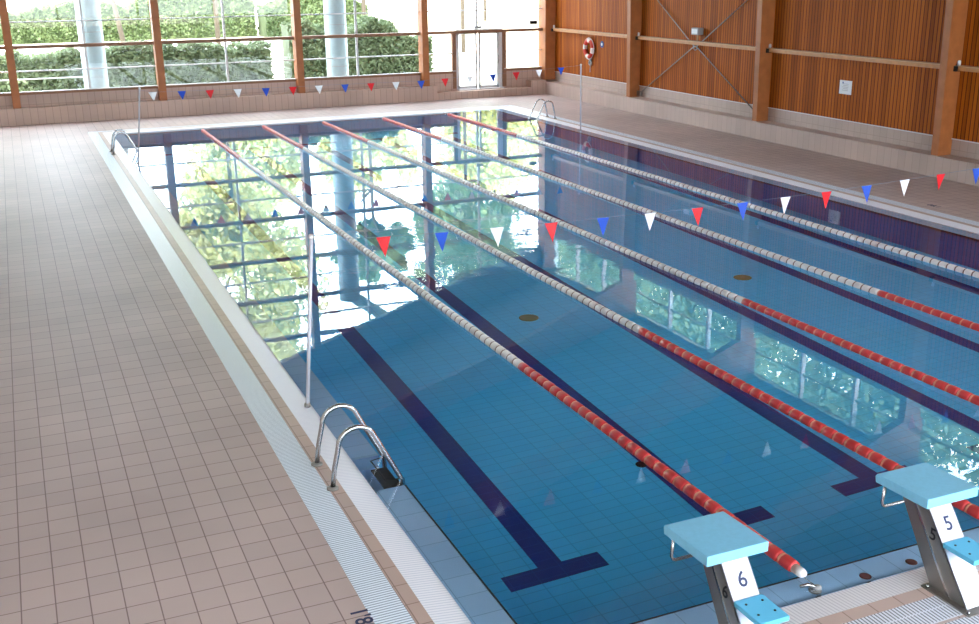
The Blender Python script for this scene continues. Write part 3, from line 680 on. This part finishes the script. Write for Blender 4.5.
hedge(7.2, 12.9, 35.8, 37.4, lambda x: 2.25-.5*max(0, (x-10.5)/2.4)+.2*math.sin(x*1.9), 9000, 'leaf_a', 4, 'rounded bush hedge outside the window bay left of the glass door')
hedge(-20, 13.5, 72, 75, lambda x: 2.2+(2.4 if x > 5.2 else 0)*min(1, max(0, (x-5.2)/2.0))+.25*math.sin(x*.7), 30000, 'leaf_d', 5, 'tall sunlit hedge beyond the pale path outside the left window bays', .15)
hedge(13.8, 21, 70, 73, lambda x: 2.6+.6*math.sin(x*.8), 8000, 'leaf_d', 6, 'low sunlit shrubs right of the tall hedge beyond the path', .15)
G = 'trees outside beyond the glazed walls'
tree(7.0, 50, 11.6, 4.4, 6.8, 'leaf_b', 20000, 11, 'large yellow-green tree mirrored at the left side of the pool', clumps=60)
tree(13.6, 82, 11, 5.0, 5.4, 'leaf_b', 14000, 21, 'wide pale tree far behind the large yellow-green one', clumps=60, size=.3)
tree(1.5, 50, 8.8, 1.6, 2.6, 'leaf_c', 5000, 12, 'slim blue-green tree mirrored at the far left corner of the pool', 1.2)
tree(-5.5, 54, 9.5, 3.2, 4.5, 'leaf_b', 7000, 18, 'yellow-green tree furthest left outside the windows')
tree(24.5, 82, 10.6, 5.2, 3.4, 'leaf_b', 9000, 13, 'low spreading yellow-green tree behind the bush hedge', clumps=40, size=.3)
tree(14.2, 49, 10.3, 2.4, 1.8, 'leaf_c', 4000, 14, 'small airy green tree mirrored in the middle of the pool')
tree(36, 84, 10.8, 5.8, 5.2, 'leaf_b', 12000, 15, 'wide bright tree outside behind the glass door bay', clumps=60, size=.3)
tree(20.0, 50, 11.0, 3.6, 4.0, 'leaf_c', 8000, 16, 'blue-green tree mirrored just left of the far ladder', clumps=30)
tree(44, 70, 9.5, 3.5, 5.0, 'leaf_b', 8000, 17, 'yellow-green tree outside beyond the far right corner')
for k, (x, y, z, r, lb) in enumerate(((34, 20, 14.5, 5.6, 'nearest the viewer'), (34, 32, 14.5, 5.6, 'second from the viewer'), (34, 44.5, 14.5, 5.6, 'third from the viewer'), (34, 57, 14.5, 5.4, 'furthest from the viewer'))):
    tree(x, y, z, r, 5.6, 'leaf_c', 15000, 30+k, 'leafy tree outside the high side windows, ' + lb, clumps=56)

# ------------------------------------------------------------------ light
wd = bpy.data.worlds.new('world'); bpy.context.scene.world = wd; wd.use_nodes = True
bg = wd.node_tree.nodes['Background']; bg.inputs[0].default_value = (.83, .915, 1, 1); bg.inputs[1].default_value = 12.5
sd = bpy.data.lights.new('sun', 'SUN'); sd.energy = 14; sd.angle = .01; sd.color = (1, .93, .8)
so = bpy.data.objects.new('sun', sd); C.objects.link(so); so.location = (0, -20, 30)
so.rotation_euler = Vector((.34, .74, -.66)).to_track_quat('-Z', 'Y').to_euler()

# ------------------------------------------------------------------ camera
cd = bpy.data.cameras.new('camera'); cam = bpy.data.objects.new('camera', cd); C.objects.link(cam)
yaw, pitch, roll, f = .4089, -.3072, -.0115, 1075.5
fw = Vector((math.sin(yaw)*math.cos(pitch), math.cos(yaw)*math.cos(pitch), math.sin(pitch)))
rt = Vector((math.cos(yaw), -math.sin(yaw), 0)); up = rt.cross(fw)
r_ = math.cos(roll)*rt+math.sin(roll)*up; u_ = -math.sin(roll)*rt+math.cos(roll)*up
mw = Matrix((( r_.x, u_.x, -fw.x, -2.5677), (r_.y, u_.y, -fw.y, -5.2215), (r_.z, u_.z, -fw.z, 4.0294), (0, 0, 0, 1)))
cam.matrix_world = mw
cd.sensor_fit = 'HORIZONTAL'; cd.sensor_width = 36; cd.lens = 36*f/979; cd.clip_end = 500
sc = bpy.context.scene; sc.camera = cam
sc.view_settings.view_transform = 'Standard'; sc.view_settings.look = 'None'; sc.view_settings.gamma = 1
sc.view_settings.exposure = 0.12
try:
    sc.cycles.use_denoising = True; sc.cycles.max_bounces = 10; sc.cycles.diffuse_bounces = 5; sc.cycles.transmission_bounces = 8
    sc.cycles.caustics_refractive = True; sc.cycles.caustics_reflective = True; sc.cycles.sample_clamp_indirect = 12
except Exception as ex: print(ex)
